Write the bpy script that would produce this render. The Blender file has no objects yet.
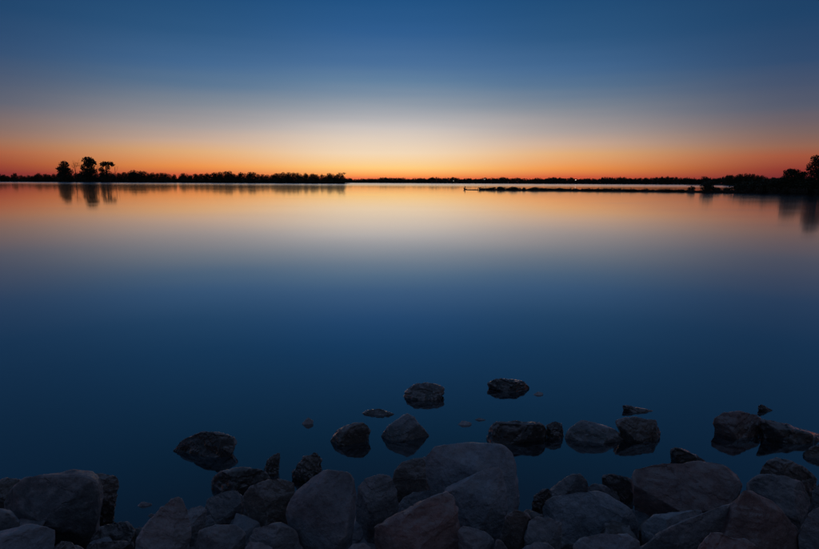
import bpy, bmesh, math, random
from mathutils import Vector, Matrix, noise

S = bpy.context.scene
COL = S.collection
R = math.radians

# ------------------------------------------------------------------ camera
PW, PH, FPX = 819.0, 549.0, 546.0          # photograph size, focal length in its pixels
CAM_H, PITCH, ROLL = 2.0, 9.64, 0.30       # metres above the water, degrees
CAM_M = Matrix.Rotation(R(90 - PITCH), 3, 'X') @ Matrix.Rotation(R(ROLL), 3, 'Z')
cam = bpy.data.cameras.new('camera')
cam.sensor_width = 36.0
cam.lens = 36.0 * FPX / PW
cam.clip_start, cam.clip_end = 0.05, 12000.0
cam_o = bpy.data.objects.new('camera', cam)
COL.objects.link(cam_o)
cam_o.matrix_world = Matrix.Translation((0, 0, CAM_H)) @ CAM_M.to_4x4()
S.camera = cam_o

# ------------------------------------------------------------------ dusk sky
GLOW_AZ = -2.5                             # degrees, where the sun has gone down
def lin(c):
    return tuple((v / 255 / 12.92) if v / 255 <= 0.04045 else ((v / 255 + 0.055) / 1.055) ** 2.4 for v in c)

W = bpy.data.worlds.new('World')
S.world = W
W.use_nodes = True
nt = W.node_tree
nt.nodes.clear()
def N(t, **kw):
    n = nt.nodes.new(t)
    for k, v in kw.items():
        setattr(n, k, v)
    return n
def L(a, b):
    nt.links.new(a, b)
def MATH(op, a, b=None, c=None, clamp=False):
    n = N('ShaderNodeMath', operation=op, use_clamp=clamp)
    for i, v in enumerate((a, b, c)):
        if v is None: continue
        if hasattr(v, 'is_linked') or hasattr(v, 'links'): L(v, n.inputs[i])
        else: n.inputs[i].default_value = v
    return n.outputs[0]
tc = N('ShaderNodeTexCoord')
sep = N('ShaderNodeSeparateXYZ'); L(tc.outputs['Generated'], sep.inputs[0])
X, Y, Z = sep.outputs
elev = MATH('MULTIPLY', MATH('ARCSINE', Z), 180 / math.pi)
azd = MATH('SUBTRACT', MATH('MULTIPLY', MATH('ARCTAN2', X, Y), 180 / math.pi), GLOW_AZ)
az = MATH('MAXIMUM', MATH('MULTIPLY', azd, 1.09), MATH('MULTIPLY', azd, -1.08))     # the glow fades a little sooner to the right
# thin, faint streaks of dusk cloud lying along the horizon
mp = N('ShaderNodeMapping'); L(tc.outputs['Generated'], mp.inputs[0]); mp.inputs['Scale'].default_value = (1.6, 1.6, 26)
nz = N('ShaderNodeTexNoise'); L(mp.outputs[0], nz.inputs['Vector'])
nz.inputs['Scale'].default_value = 2.1; nz.inputs['Detail'].default_value = 3.0; nz.inputs['Roughness'].default_value = 0.45
wob = MATH('MULTIPLY', MATH('SUBTRACT', nz.outputs[0], 0.5), MATH('MULTIPLY', MATH('MINIMUM', elev, 6.0), 0.13))
e2 = MATH('MAXIMUM', MATH('ADD', elev, wob), 0.0)
fac = MATH('SQRT', MATH('DIVIDE', e2, 90.0), clamp=True)
def ramp(stops):
    r = N('ShaderNodeValToRGB'); r.color_ramp.interpolation = 'LINEAR'
    el = r.color_ramp.elements
    while len(el) < len(stops): el.new(0.5)
    for e, (deg, c) in zip(el, stops):
        e.position = math.sqrt(deg / 90.0)
    for e, (deg, c) in zip(el, stops):
        e.color = (*lin(c), 1)
    L(fac, r.inputs[0])
    return r.outputs[0]
glow = ramp([(0, (214, 88, 66)), (.35, (240, 118, 74)), (.65, (253, 160, 84)), (1.4, (255, 204, 126)), (2.9, (242, 215, 182)),
             (4.2, (224, 206, 188)), (5.4, (200, 192, 188)), (7.85, (138, 150, 164)), (9.75, (98, 128, 157)), (11.6, (71, 109, 151)), (14.3, (45, 91, 140)),
             (17, (30, 80, 128)), (21, (27, 71, 112)), (26, (20, 60, 93)), (31, (20, 47, 74)), (38, (21, 46, 73)), (55, (43, 61, 88)), (90, (56, 70, 96))])  # above the view the sky is brightened to light the rock tops
side = ramp([(0, (90, 36, 50)), (.5, (118, 42, 48)), (1.2, (142, 56, 49)), (2.3, (162, 84, 60)), (3.1, (148, 99, 80)), (4.3, (122, 98, 94)),
             (6.3, (86, 89, 105)), (10, (47, 73, 107)), (13.5, (28, 64, 101)), (20, (22, 57, 90)), (26, (19, 51, 82)), (31, (19, 44, 70)), (38, (21, 45, 71)), (55, (43, 61, 88)), (90, (56, 70, 96))])
mid = ramp([(0, (176, 62, 56)), (.55, (210, 92, 60)), (1.35, (238, 148, 76)), (2.75, (225, 172, 120)), (3.7, (204, 171, 148)), (5, (170, 158, 154)), (7.3, (122, 132, 145)),
            (9, (88, 115, 143)), (10.8, (65, 102, 142)), (13.3, (44, 86, 127)), (16.5, (30, 75, 117)), (21, (25, 67, 105)), (26, (19, 57, 88)), (31, (20, 46, 72)), (38, (21, 46, 72)), (55, (43, 61, 88)), (90, (56, 70, 96))])
# the pink and grey sky opposite the sunset, unseen, shaped to light the rocks
back = ramp([(0, (40, 38, 44)), (5, (48, 45, 52)), (12, (51, 51, 60)), (22, (50, 55, 69)), (36, (48, 59, 78)), (55, (54, 67, 91)), (90, (56, 70, 96))])
f1 = N('ShaderNodeMapRange', interpolation_type='SMOOTHSTEP'); L(az, f1.inputs[0]); f1.inputs[1].default_value = 1; f1.inputs[2].default_value = 22; f1 = f1.outputs[0]
f2 = N('ShaderNodeMapRange', interpolation_type='SMOOTHSTEP'); L(az, f2.inputs[0]); f2.inputs[1].default_value = 17; f2.inputs[2].default_value = 42; f2 = f2.outputs[0]
ss = N('ShaderNodeMapRange', interpolation_type='SMOOTHSTEP'); L(MATH('MAXIMUM', MATH('MULTIPLY', azd, 1.2), MATH('MULTIPLY', azd, -0.62)), ss.inputs[0]); ss.inputs[1].default_value = 46; ss.inputs[2].default_value = 150
def MIX(f, a, b):
    m = N('ShaderNodeMix', data_type='RGBA'); L(f, m.inputs[0]); L(a, m.inputs[6]); L(b, m.inputs[7]); return m.outputs[2]
tw = MIX(ss.outputs[0], MIX(f2, MIX(f1, glow, mid), side), back)
bg1 = N('ShaderNodeBackground'); L(tw, bg1.inputs[0]); bg1.inputs[1].default_value = 1.0
sky = N('ShaderNodeTexSky', sky_type='NISHITA', sun_disc=False)
sky.sun_elevation = R(-2.5); sky.sun_rotation = R(GLOW_AZ); sky.ozone_density = 3.0; sky.dust_density = 2.0
bg2 = N('ShaderNodeBackground'); L(sky.outputs[0], bg2.inputs[0]); bg2.inputs[1].default_value = 0.05
add = N('ShaderNodeAddShader'); L(bg1.outputs[0], add.inputs[0]); L(bg2.outputs[0], add.inputs[1])
wo = N('ShaderNodeOutputWorld'); L(add.outputs[0], wo.inputs[0])

# the sun itself has set: it stands a little below the horizon, so only the sky it lit is left
SUN_EL = -2.5
sun = bpy.data.lights.new('sun', 'SUN')
sun.energy = 1.0; sun.angle = R(0.5); sun.color = (1.0, 0.72, 0.48)
sun_o = bpy.data.objects.new('sun', sun); COL.objects.link(sun_o)
sun_dir = Vector((math.sin(R(GLOW_AZ)) * math.cos(R(SUN_EL)), math.cos(R(GLOW_AZ)) * math.cos(R(SUN_EL)), math.sin(R(SUN_EL))))
sun_o.rotation_euler = sun_dir.to_track_quat('Z', 'Y').to_euler()
sun_o.location = (0, 0, 30)

S.view_settings.view_transform = 'Standard'; S.view_settings.look = 'None'
S.view_settings.exposure = 0.0; S.view_settings.gamma = 1.0
S.render.engine = 'CYCLES'
S.cycles.use_denoising = True
S.cycles.max_bounces = 6; S.cycles.transparent_max_bounces = 16
S.cycles.sample_clamp_indirect = 2.0

# ------------------------------------------------------------------ helpers
def ray(px, py):
    return CAM_M @ Vector((px - PW / 2, -(py - PH / 2), -FPX))
def at_depth(px, py, d):                    # point seen at that pixel, d metres in front of the camera
    r = ray(px, py); return Vector((0, 0, CAM_H)) + r * (d / r.y)
def at_height(px, py, z=0.0):               # point seen at that pixel on a level surface
    r = ray(px, py); return Vector((0, 0, CAM_H)) + r * ((z - CAM_H) / r.z)
BANK_Y, BANK_S = 3.35, 0.30                 # where the stone bank meets the water, its slope
def bed(y):
    if y < BANK_Y: return min(0.52, (BANK_Y - y) * BANK_S - .22)
    if y < 12: return -.22 - (y - BANK_Y) * 0.15
    return max(-3.0, -1.5175 - (y - 12) * 0.1)
def on_bank(px, py):                        # point of the bank or, beyond its foot, of the water
    a = at_height(px, py, 0.0)
    if a.y >= BANK_Y: return a
    r = ray(px, py)                         # CAM_H + t r.z = (BANK_Y - t r.y) * S
    t = (BANK_Y * BANK_S - CAM_H) / (r.z + r.y * BANK_S)
    return Vector((0, 0, CAM_H)) + r * t

def tag(o, label=None, cat=None, group=None, kind=None):
    for k, v in (('label', label), ('category', cat), ('group', group), ('kind', kind)):
        if v: o[k] = v
    return o
def link(name, me, mat=None, parent=None, loc=None):
    o = bpy.data.objects.new(name, me); COL.objects.link(o)
    if mat and me is not None and not me.materials: me.materials.append(mat)
    if parent: o.parent = parent
    if loc is not None: o.location = loc
    return o
def mesh(name, verts, faces, smooth=False):
    me = bpy.data.meshes.new(name); me.from_pydata(verts, [], faces); me.update()
    if smooth: me.polygons.foreach_set('use_smooth', [True] * len(me.polygons))
    return me

# ------------------------------------------------------------------ materials
def new_mat(name):
    m = bpy.data.materials.new(name); m.use_nodes = True
    t = m.node_tree
    b = t.nodes.get('Principled BSDF')
    return m, t, b
def nd(t, typ, **kw):
    n = t.nodes.new(typ)
    for k, v in kw.items(): setattr(n, k, v)
    return n

def rock_material():
    m, t, b = new_mat('riprap_stone')
    lk = t.links.new
    info = nd(t, 'ShaderNodeObjectInfo'); geo = nd(t, 'ShaderNodeNewGeometry'); tcn = nd(t, 'ShaderNodeTexCoord')
    n1 = nd(t, 'ShaderNodeTexNoise'); n1.inputs['Scale'].default_value = 6; n1.inputs['Detail'].default_value = 8; n1.inputs['Roughness'].default_value = .62
    lk(tcn.outputs['Object'], n1.inputs['Vector'])
    n2 = nd(t, 'ShaderNodeTexNoise'); n2.inputs['Scale'].default_value = 38; n2.inputs['Detail'].default_value = 7; n2.inputs['Roughness'].default_value = .7
    lk(tcn.outputs['Object'], n2.inputs['Vector'])
    r1 = nd(t, 'ShaderNodeMapRange'); lk(n1.outputs[0], r1.inputs[0]); r1.inputs[1].default_value = .3; r1.inputs[2].default_value = .7; r1.inputs[3].default_value = .55; r1.inputs[4].default_value = 1.35
    r2 = nd(t, 'ShaderNodeMapRange'); lk(n2.outputs[0], r2.inputs[0]); r2.inputs[1].default_value = .3; r2.inputs[2].default_value = .7; r2.inputs[3].default_value = .7; r2.inputs[4].default_value = 1.25
    mu = nd(t, 'ShaderNodeMath', operation='MULTIPLY'); lk(r1.outputs[0], mu.inputs[0]); lk(r2.outputs[0], mu.inputs[1])
    c1 = nd(t, 'ShaderNodeMix', data_type='RGBA', blend_type='MULTIPLY'); c1.inputs[0].default_value = 1
    lk(info.outputs['Color'], c1.inputs[6]); lk(mu.outputs[0], c1.inputs[7])
    # rusty and pale mineral patches
    n3 = nd(t, 'ShaderNodeTexNoise'); n3.inputs['Scale'].default_value = 3.2; n3.inputs['Detail'].default_value = 5
    lk(tcn.outputs['Object'], n3.inputs['Vector'])
    r3 = nd(t, 'ShaderNodeMapRange'); lk(n3.outputs[0], r3.inputs[0]); r3.inputs[1].default_value = .52; r3.inputs[2].default_value = .68; r3.inputs[3].default_value = 0; r3.inputs[4].default_value = .3
    c2 = nd(t, 'ShaderNodeMix', data_type='RGBA'); lk(r3.outputs[0], c2.inputs[0]); lk(c1.outputs[2], c2.inputs[6]); c2.inputs[7].default_value = (.19, .115, .085, 1)
    # wet, algae-dark zone at the waterline
    sp = nd(t, 'ShaderNodeSeparateXYZ'); lk(geo.outputs['Position'], sp.inputs[0])
    wz = nd(t, 'ShaderNodeMath', operation='MULTIPLY_ADD'); lk(n1.outputs[0], wz.inputs[0]); wz.inputs[1].default_value = -.12; lk(sp.outputs[2], wz.inputs[2])
    wet = nd(t, 'ShaderNodeMapRange', interpolation_type='SMOOTHSTEP'); lk(wz.outputs[0], wet.inputs[0]); wet.inputs[1].default_value = .0; wet.inputs[2].default_value = .09; wet.inputs[3].default_value = 1; wet.inputs[4].default_value = 0
    # worn, paler edges, lightened further to paint in the lit rim lines
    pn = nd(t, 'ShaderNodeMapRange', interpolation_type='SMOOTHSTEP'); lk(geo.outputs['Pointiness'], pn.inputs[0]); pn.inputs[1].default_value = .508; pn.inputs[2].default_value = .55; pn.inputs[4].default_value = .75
    wm = nd(t, 'ShaderNodeMath', operation='MULTIPLY'); lk(wet.outputs[0], wm.inputs[0]); lk(info.outputs['Alpha'], wm.inputs[1])
    # pale dried crust on the tops, its colour lightened to paint in crest highlights
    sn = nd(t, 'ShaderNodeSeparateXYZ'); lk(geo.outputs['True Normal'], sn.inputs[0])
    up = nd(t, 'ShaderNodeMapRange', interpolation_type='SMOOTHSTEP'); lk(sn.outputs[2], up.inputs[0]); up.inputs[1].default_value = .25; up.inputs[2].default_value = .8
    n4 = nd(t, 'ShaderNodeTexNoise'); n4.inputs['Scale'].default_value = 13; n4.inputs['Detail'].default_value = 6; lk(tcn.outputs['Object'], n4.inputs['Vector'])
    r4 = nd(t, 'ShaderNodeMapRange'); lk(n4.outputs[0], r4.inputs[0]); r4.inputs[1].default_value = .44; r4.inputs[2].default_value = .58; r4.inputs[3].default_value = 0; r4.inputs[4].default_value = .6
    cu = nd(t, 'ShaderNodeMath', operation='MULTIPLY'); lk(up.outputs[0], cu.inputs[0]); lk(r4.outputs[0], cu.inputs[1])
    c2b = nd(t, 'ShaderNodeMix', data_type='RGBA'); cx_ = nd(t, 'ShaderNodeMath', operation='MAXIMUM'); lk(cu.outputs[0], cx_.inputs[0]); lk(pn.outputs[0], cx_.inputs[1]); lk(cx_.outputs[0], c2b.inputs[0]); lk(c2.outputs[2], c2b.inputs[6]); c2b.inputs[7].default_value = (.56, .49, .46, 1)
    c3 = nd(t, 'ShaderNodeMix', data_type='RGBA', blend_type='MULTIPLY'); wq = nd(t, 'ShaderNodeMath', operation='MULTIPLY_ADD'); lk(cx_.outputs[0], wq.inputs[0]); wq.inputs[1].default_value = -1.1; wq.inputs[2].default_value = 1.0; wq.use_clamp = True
    wn = nd(t, 'ShaderNodeMath', operation='MULTIPLY'); lk(wm.outputs[0], wn.inputs[0]); lk(wq.outputs[0], wn.inputs[1]); lk(wn.outputs[0], c3.inputs[0]); lk(c2b.outputs[2], c3.inputs[6]); c3.inputs[7].default_value = (.40, .37, .32, 1)
    lk(c3.outputs[2], b.inputs['Base Color'])
    ro = nd(t, 'ShaderNodeMapRange'); lk(wet.outputs[0], ro.inputs[0]); ro.inputs[3].default_value = .46; ro.inputs[4].default_value = .15
    lk(ro.outputs[0], b.inputs['Roughness'])
    ct = nd(t, 'ShaderNodeMapRange'); lk(wet.outputs[0], ct.inputs[0]); ct.inputs[3].default_value = .04; ct.inputs[4].default_value = 1.0
    lk(ct.outputs[0], b.inputs['Coat Weight']); b.inputs['Coat Roughness'].default_value = .09
    vo = nd(t, 'ShaderNodeTexVoronoi', feature='DISTANCE_TO_EDGE'); vo.inputs['Scale'].default_value = 7.5
    wv = nd(t, 'ShaderNodeMix', data_type='VECTOR'); wv.inputs[0].default_value = .12; lk(tcn.outputs['Object'], wv.inputs[4]); lk(n1.outputs[1], wv.inputs[5]); lk(wv.outputs[1], vo.inputs['Vector'])
    cr = nd(t, 'ShaderNodeMapRange'); lk(vo.outputs[0], cr.inputs[0]); cr.inputs[1].default_value = 0; cr.inputs[2].default_value = .035; cr.inputs[3].default_value = -.05; cr.inputs[4].default_value = 0
    hs = nd(t, 'ShaderNodeMath', operation='MULTIPLY_ADD'); lk(n2.outputs[0], hs.inputs[0]); hs.inputs[1].default_value = .5; lk(cr.outputs[0], hs.inputs[2])
    ha = nd(t, 'ShaderNodeMath', operation='ADD'); lk(hs.outputs[0], ha.inputs[0]); lk(n1.outputs[0], ha.inputs[1])
    bp = nd(t, 'ShaderNodeBump'); bp.inputs['Strength'].default_value = .9; bp.inputs['Distance'].default_value = .032; lk(ha.outputs[0], bp.inputs['Height'])
    lk(bp.outputs[0], b.inputs['Normal'])
    return m

def foliage_material(name, c0, c1):
    m, t, b = new_mat(name)
    info = nd(t, 'ShaderNodeObjectInfo'); n = nd(t, 'ShaderNodeTexNoise'); n.inputs['Scale'].default_value = .7
    g = nd(t, 'ShaderNodeNewGeometry'); t.links.new(g.outputs['Position'], n.inputs['Vector'])
    mx = nd(t, 'ShaderNodeMix', data_type='RGBA'); t.links.new(n.outputs[0], mx.inputs[0]); mx.inputs[6].default_value = (*c0, 1); mx.inputs[7].default_value = (*c1, 1)
    t.links.new(mx.outputs[2], b.inputs['Base Color']); b.inputs['Roughness'].default_value = .7
    return m
def earth_material(name, c0, c1, scale, bump=.03):
    m, t, b = new_mat(name)
    g = nd(t, 'ShaderNodeNewGeometry'); n = nd(t, 'ShaderNodeTexNoise'); n.inputs['Scale'].default_value = scale; n.inputs['Detail'].default_value = 7
    t.links.new(g.outputs['Position'], n.inputs['Vector'])
    mx = nd(t, 'ShaderNodeMix', data_type='RGBA'); t.links.new(n.outputs[0], mx.inputs[0]); mx.inputs[6].default_value = (*c0, 1); mx.inputs[7].default_value = (*c1, 1)
    t.links.new(mx.outputs[2], b.inputs['Base Color']); b.inputs['Roughness'].default_value = .85
    bp = nd(t, 'ShaderNodeBump'); bp.inputs['Distance'].default_value = bump; t.links.new(n.outputs[0], bp.inputs['Height']); t.links.new(bp.outputs[0], b.inputs['Normal'])
    return m
def water_material():
    m, t, b = new_mat('lake_water'); t.nodes.remove(b); lk = t.links.new
    out = t.nodes['Material Output']
    fr = nd(t, 'ShaderNodeFresnel'); fr.inputs[0].default_value = 1.33
    pw = nd(t, 'ShaderNodeMath', operation='POWER'); lk(fr.outputs[0], pw.inputs[0]); pw.inputs[1].default_value = .40
    gl = nd(t, 'ShaderNodeBsdfGlossy', distribution='GGX'); gl.inputs['Color'].default_value = (1, 1, 1, 1); gl.inputs['Roughness'].default_value = .05
    # calm near water, wind-ruffled far off and around the spit, with faint uneven patches
    g = nd(t, 'ShaderNodeNewGeometry'); sx = nd(t, 'ShaderNodeSeparateXYZ'); lk(g.outputs['Position'], sx.inputs[0])
    far = nd(t, 'ShaderNodeMapRange', interpolation_type='SMOOTHSTEP'); lk(sx.outputs[1], far.inputs[0]); far.inputs[1].default_value = 180; far.inputs[2].default_value = 430; far.inputs[3].default_value = .046; far.inputs[4].default_value = .15
    mp = nd(t, 'ShaderNodeMapping'); lk(g.outputs['Position'], mp.inputs[0]); mp.inputs['Scale'].default_value = (.02, .07, 1)
    pn = nd(t, 'ShaderNodeTexNoise'); lk(mp.outputs[0], pn.inputs['Vector']); pn.inputs['Scale'].default_value = 3.0; pn.inputs['Detail'].default_value = 4
    pr = nd(t, 'ShaderNodeMapRange'); lk(pn.outputs[0], pr.inputs[0]); pr.inputs[1].default_value = .42; pr.inputs[2].default_value = .72; pr.inputs[3].default_value = 0; pr.inputs[4].default_value = .022
    rs = nd(t, 'ShaderNodeMath', operation='ADD'); lk(far.outputs[0], rs.inputs[0]); lk(pr.outputs[0], rs.inputs[1]); 
    def sm(sock, a, b, lo=0, hi=1):
        q = nd(t, 'ShaderNodeMapRange', interpolation_type='SMOOTHSTEP'); lk(sock, q.inputs[0])
        for i_, v_ in ((1, a), (2, b), (3, lo), (4, hi)): q.inputs[i_].default_value = v_
        return q.outputs[0]
    def ml(a, b):
        q = nd(t, 'ShaderNodeMath', operation='MULTIPLY'); lk(a, q.inputs[0]); lk(b, q.inputs[1]); return q.outputs[0]
    ruf = ml(ml(sm(sx.outputs[0], 9, 24), sm(sx.outputs[1], 11, 22)), sm(sx.outputs[1], 100, 150, .04, 0))   # breeze on the shallows by the right bank
    r2 = nd(t, 'ShaderNodeMath', operation='ADD'); lk(rs.outputs[0], r2.inputs[0]); lk(ruf, r2.inputs[1]); lk(r2.outputs[0], gl.inputs['Roughness'])
    tr = nd(t, 'ShaderNodeBsdfTransparent'); tr.inputs[0].default_value = (.30, .48, .52, 1)
    df = nd(t, 'ShaderNodeBsdfDiffuse'); df.inputs[0].default_value = (.004, .018, .030, 1)
    m1 = nd(t, 'ShaderNodeMixShader'); m1.inputs[0].default_value = .55; lk(tr.outputs[0], m1.inputs[1]); lk(df.outputs[0], m1.inputs[2])
    m2 = nd(t, 'ShaderNodeMixShader'); lk(pw.outputs[0], m2.inputs[0]); lk(m1.outputs[0], m2.inputs[1]); lk(gl.outputs[0], m2.inputs[2])
    lk(m2.outputs[0], out.inputs[0])
    return m
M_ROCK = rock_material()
M_WATER = water_material()
M_BED = earth_material('lake_bed_mud', (.022, .022, .020), (.055, .048, .040), 5.0)
M_LAND = earth_material('shore_earth', (.035, .030, .022), (.060, .050, .036), 1.2, .1)
M_LEAF = foliage_material('dark_foliage', (.035, .050, .022), (.060, .075, .030))
M_DRY = foliage_material('dry_reeds', (.060, .055, .030), (.090, .075, .040))
M_BARK = earth_material('bark', (.050, .038, .028), (.080, .062, .045), 4.0)

# ------------------------------------------------------------------ the setting
def grid_coords(fine, far, step, grow):
    a = [0.0]
    while a[-1] < far:
        a.append(a[-1] + (step if a[-1] < fine else max(step, (a[-1] - fine) * grow + step)))
    return a
xs = grid_coords(9, 5000, .09, .35); xs = [-v for v in reversed(xs[1:])] + xs
ys_f = grid_coords(9, 8000, .09, .35); ys_b = grid_coords(0.5, 600, .3, .35)
ys = [-v for v in reversed(ys_b[1:])] + ys_f
verts, faces = [], []
for y in ys:
    for x in xs:
        z = bed(y)
        if -2 < y < 14 and abs(x) < 14:
            z += .05 * noise.noise(Vector((x * 1.7, y * 1.7, 3))) + .03 * noise.noise(Vector((x * 6, y * 6, 9)))
        verts.append((x, y, z))
nx = len(xs)
for j in range(len(ys) - 1):
    for i in range(nx - 1):
        a = j * nx + i; faces.append((a, a + 1, a + 1 + nx, a + nx))
tag(link('ground', mesh('ground', verts, faces, True), M_BED), 'dark muddy bank running down under the lake water', kind='structure')
tag(link('water', mesh('water', [(-6000, -40, 0), (6000, -40, 0), (6000, 8000, 0), (-6000, 8000, 0)], [(0, 1, 2, 3)]), M_WATER),
    'smooth lake water reflecting the dusk sky', kind='structure')

def land_strip(name, centre, label, seed, wob=.25):
    """low land with sloping edges: centre = list of (x, y, half depth, height)"""
    random.seed(seed)
    v, f = [], []
    prof = [(-1, -.6), (-.92, .25), (-.7, .75), (-.2, 1.0), (.3, 1.0), (.75, .7), (1, -.6)]
    pts = []
    for k in range(len(centre) - 1):
        (x0, y0, d0, h0), (x1, y1, d1, h1) = centre[k], centre[k + 1]
        n = max(2, int((Vector((x1, y1)) - Vector((x0, y0))).length / max(.6, (d0 + d1) * .12)))
        n = min(n, 90)
        for i in range(n):
            u = i / n; pts.append((x0 + (x1 - x0) * u, y0 + (y1 - y0) * u, d0 + (d1 - d0) * u, h0 + (h1 - h0) * u))
    pts.append(centre[-1])
    for i, (x, y, d, h) in enumerate(pts):
        for (p, q) in prof:
            w = 1 + wob * noise.noise(Vector((x * .9 / max(d, .5), p * 2, seed)))
            hh = h * q * (1 + .5 * noise.noise(Vector((x * 1.3 / max(d, .5), p * 3, seed + 5)))) if q > 0 else -.3
            v.append((x, y + p * d * w, hh))
    m = len(prof)
    for i in range(len(pts) - 1):
        for j in range(m - 1):
            a = i * m + j; f.append((a, a + 1, a + 1 + m, a + m))
    f.append(tuple(range(m))); f.append(tuple(reversed(range(len(v) - m, len(v)))))
    return tag(link(name, mesh(name, v, f, True), M_LAND), label, kind='structure')
def gx(px, d): return at_depth(px, 182, d).x

LS = lambda px: 540 - 25 * (px / 345.0)           # distance of the left shore
land_strip('left_shore', [(gx(-150, LS(-60)), LS(-60) + 60, 60, 1.2), (gx(0, LS(0)), LS(0) + 60, 60, 1.0), (gx(200, LS(200)), LS(200) + 45, 45, .9),
                          (gx(330, LS(330)), LS(330) + 18, 18, .7), (gx(349, 516), 520, 4, .3)], 'low wooded land across the lake', 3)
FS = 800.0
land_strip('far_shore', [(gx(-900, FS), FS + 900, 900, 2.5), (gx(409, FS), FS + 900, 900, 2.5), (gx(1700, FS), FS + 900, 900, 2.5)], 'distant low shore closing the lake', 8)
def spit_d(px):                                             # distance of the spit's near edge
    pts = [(462, 142), (520, 137), (600, 131), (690, 122), (720, 119), (745, 116), (780, 111), (830, 104), (900, 98)]
    for (a, b), (c, d) in zip(pts, pts[1:]):
        if px <= c: return b + (d - b) * max(0, (px - a) / (c - a))
    return 66
land_strip('spit', [(gx(466, 142), 142.5, .35, .12), (gx(500, spit_d(500) + 1), spit_d(500) + 1, 1.0, .22), (gx(600, spit_d(600) + 1.2), spit_d(600) + 1.2, 1.3, .26),
                    (gx(690, spit_d(690) + 1.8), spit_d(690) + 1.8, 1.9, .30), (gx(745, spit_d(745) + 4), spit_d(745) + 4, 4, .5),
                    (gx(790, spit_d(790) + 9), spit_d(790) + 9, 9, .7), (gx(980, 108), 108, 14, .7)], 'low earth spit reaching out into the lake', 21)

# ------------------------------------------------------------------ rocks
TONE = dict(g=(.30, .295, .295), b=(.42, .44, .465), p=(.42, .275, .245), d=(.08, .07, .058), w=(.56, .52, .51), n=(.22, .175, .145))
SEED = [100]
def hull_mesh(pts):
    bm = bmesh.new()
    for p in pts: bm.verts.new(p)
    res = bmesh.ops.convex_hull(bm, input=list(bm.verts))
    bad = [g for g in res['geom_interior'] + res['geom_unused'] if isinstance(g, bmesh.types.BMVert)]
    if bad: bmesh.ops.delete(bm, geom=list(set(bad)), context='VERTS')
    bmesh.ops.recalc_face_normals(bm, faces=list(bm.faces))
    return bm
def finish_rock(bm, size, seed, craggy, voxel=None, cuts=8, keep=()):
    for i in range(cuts):                       # broken facets
        if i % 3 == 0: n = Vector((random.uniform(-.4, .4), random.uniform(-1, -.6), random.uniform(.2, .8)))
        elif i % 3 == 1: n = Vector((random.choice((-1, 1)) * random.uniform(.2, .8), random.uniform(-1, -.6), random.uniform(-.3, .4)))
        else: n = Vector((random.gauss(0, 1), random.gauss(0, 1), random.uniform(-.1, .8)))
        n.normalize()
        d = [v.co.dot(n) for v in bm.verts]; hi, lo = max(d), min(d)
        k = hi - (hi - lo) * random.uniform(.06, .22)
        if keep:
            k = max(k, max(p.dot(n) for p in keep) - .012 * size)      # never bite into the outline
            if k > hi - .01 * size: continue
        bmesh.ops.bisect_plane(bm, geom=list(bm.verts) + list(bm.edges) + list(bm.faces), plane_co=n * k, plane_no=n, clear_outer=True)
        op = [e for e in bm.edges if e.is_boundary]
        if op: bmesh.ops.contextual_create(bm, geom=op)
    bmesh.ops.recalc_face_normals(bm, faces=list(bm.faces))
    bmesh.ops.remove_doubles(bm, verts=list(bm.verts), dist=.048 * size)
    bmesh.ops.dissolve_limit(bm, angle_limit=R(9), verts=list(bm.verts), edges=list(bm.edges))
    bmesh.ops.recalc_face_normals(bm, faces=list(bm.faces))
    bmesh.ops.bevel(bm, geom=list(bm.edges), offset=(.015 - .006 * min(1, craggy)) * size, segments=1, affect='EDGES', clamp_overlap=True, profile=.5)
    bmesh.ops.triangulate(bm, faces=list(bm.faces))
    step = voxel or max(.009, size / 36)
    for _ in range(7):
        long_ = [e for e in bm.edges if e.calc_length() > step * 1.35]
        if not long_: break
        bmesh.ops.subdivide_edges(bm, edges=long_, cuts=1)
        bmesh.ops.triangulate(bm, faces=[f for f in bm.faces if len(f.verts) > 3])
    bm.normal_update()
    me2 = bpy.data.meshes.new('stone')
    off = Vector((seed * 3.17, seed * 1.31, seed * .77))
    tilt = Matrix.Rotation(random.uniform(-.6, .6), 3, 'Y') @ Matrix.Rotation(random.uniform(-.5, .5), 3, 'X')
    new = []
    for v in bm.verts:
        p = v.co / size
        a = noise.fractal(p * 2.2 + off, .9, 2.0, 3) * .010
        q = tilt @ p
        st = noise.noise(Vector((q.x * 1.6, q.y * 1.6, q.z * 6)) + off)       # broken bedding steps
        st = (1 if st > .12 else (-1 if st < -.25 else 0)) * .018 * craggy
        vd = noise.voronoi(p * 3.6 + off)[0]
        ch = -.016 * craggy * max(0, .28 - (vd[1] - vd[0])) / .28
        fn = noise.fractal(p * 11 + off, .8, 2.1, 3) * .011 * (0.4 + craggy)
        new.append(v.co + v.normal * size * (a + st + ch + fn))
    for v, c in zip(bm.verts, new): v.co = c
    bm.to_mesh(me2); bm.free()
    me2.polygons.foreach_set('use_smooth', [True] * len(me2.polygons))
    me2.set_sharp_from_angle(angle=R(19))
    return me2

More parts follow.
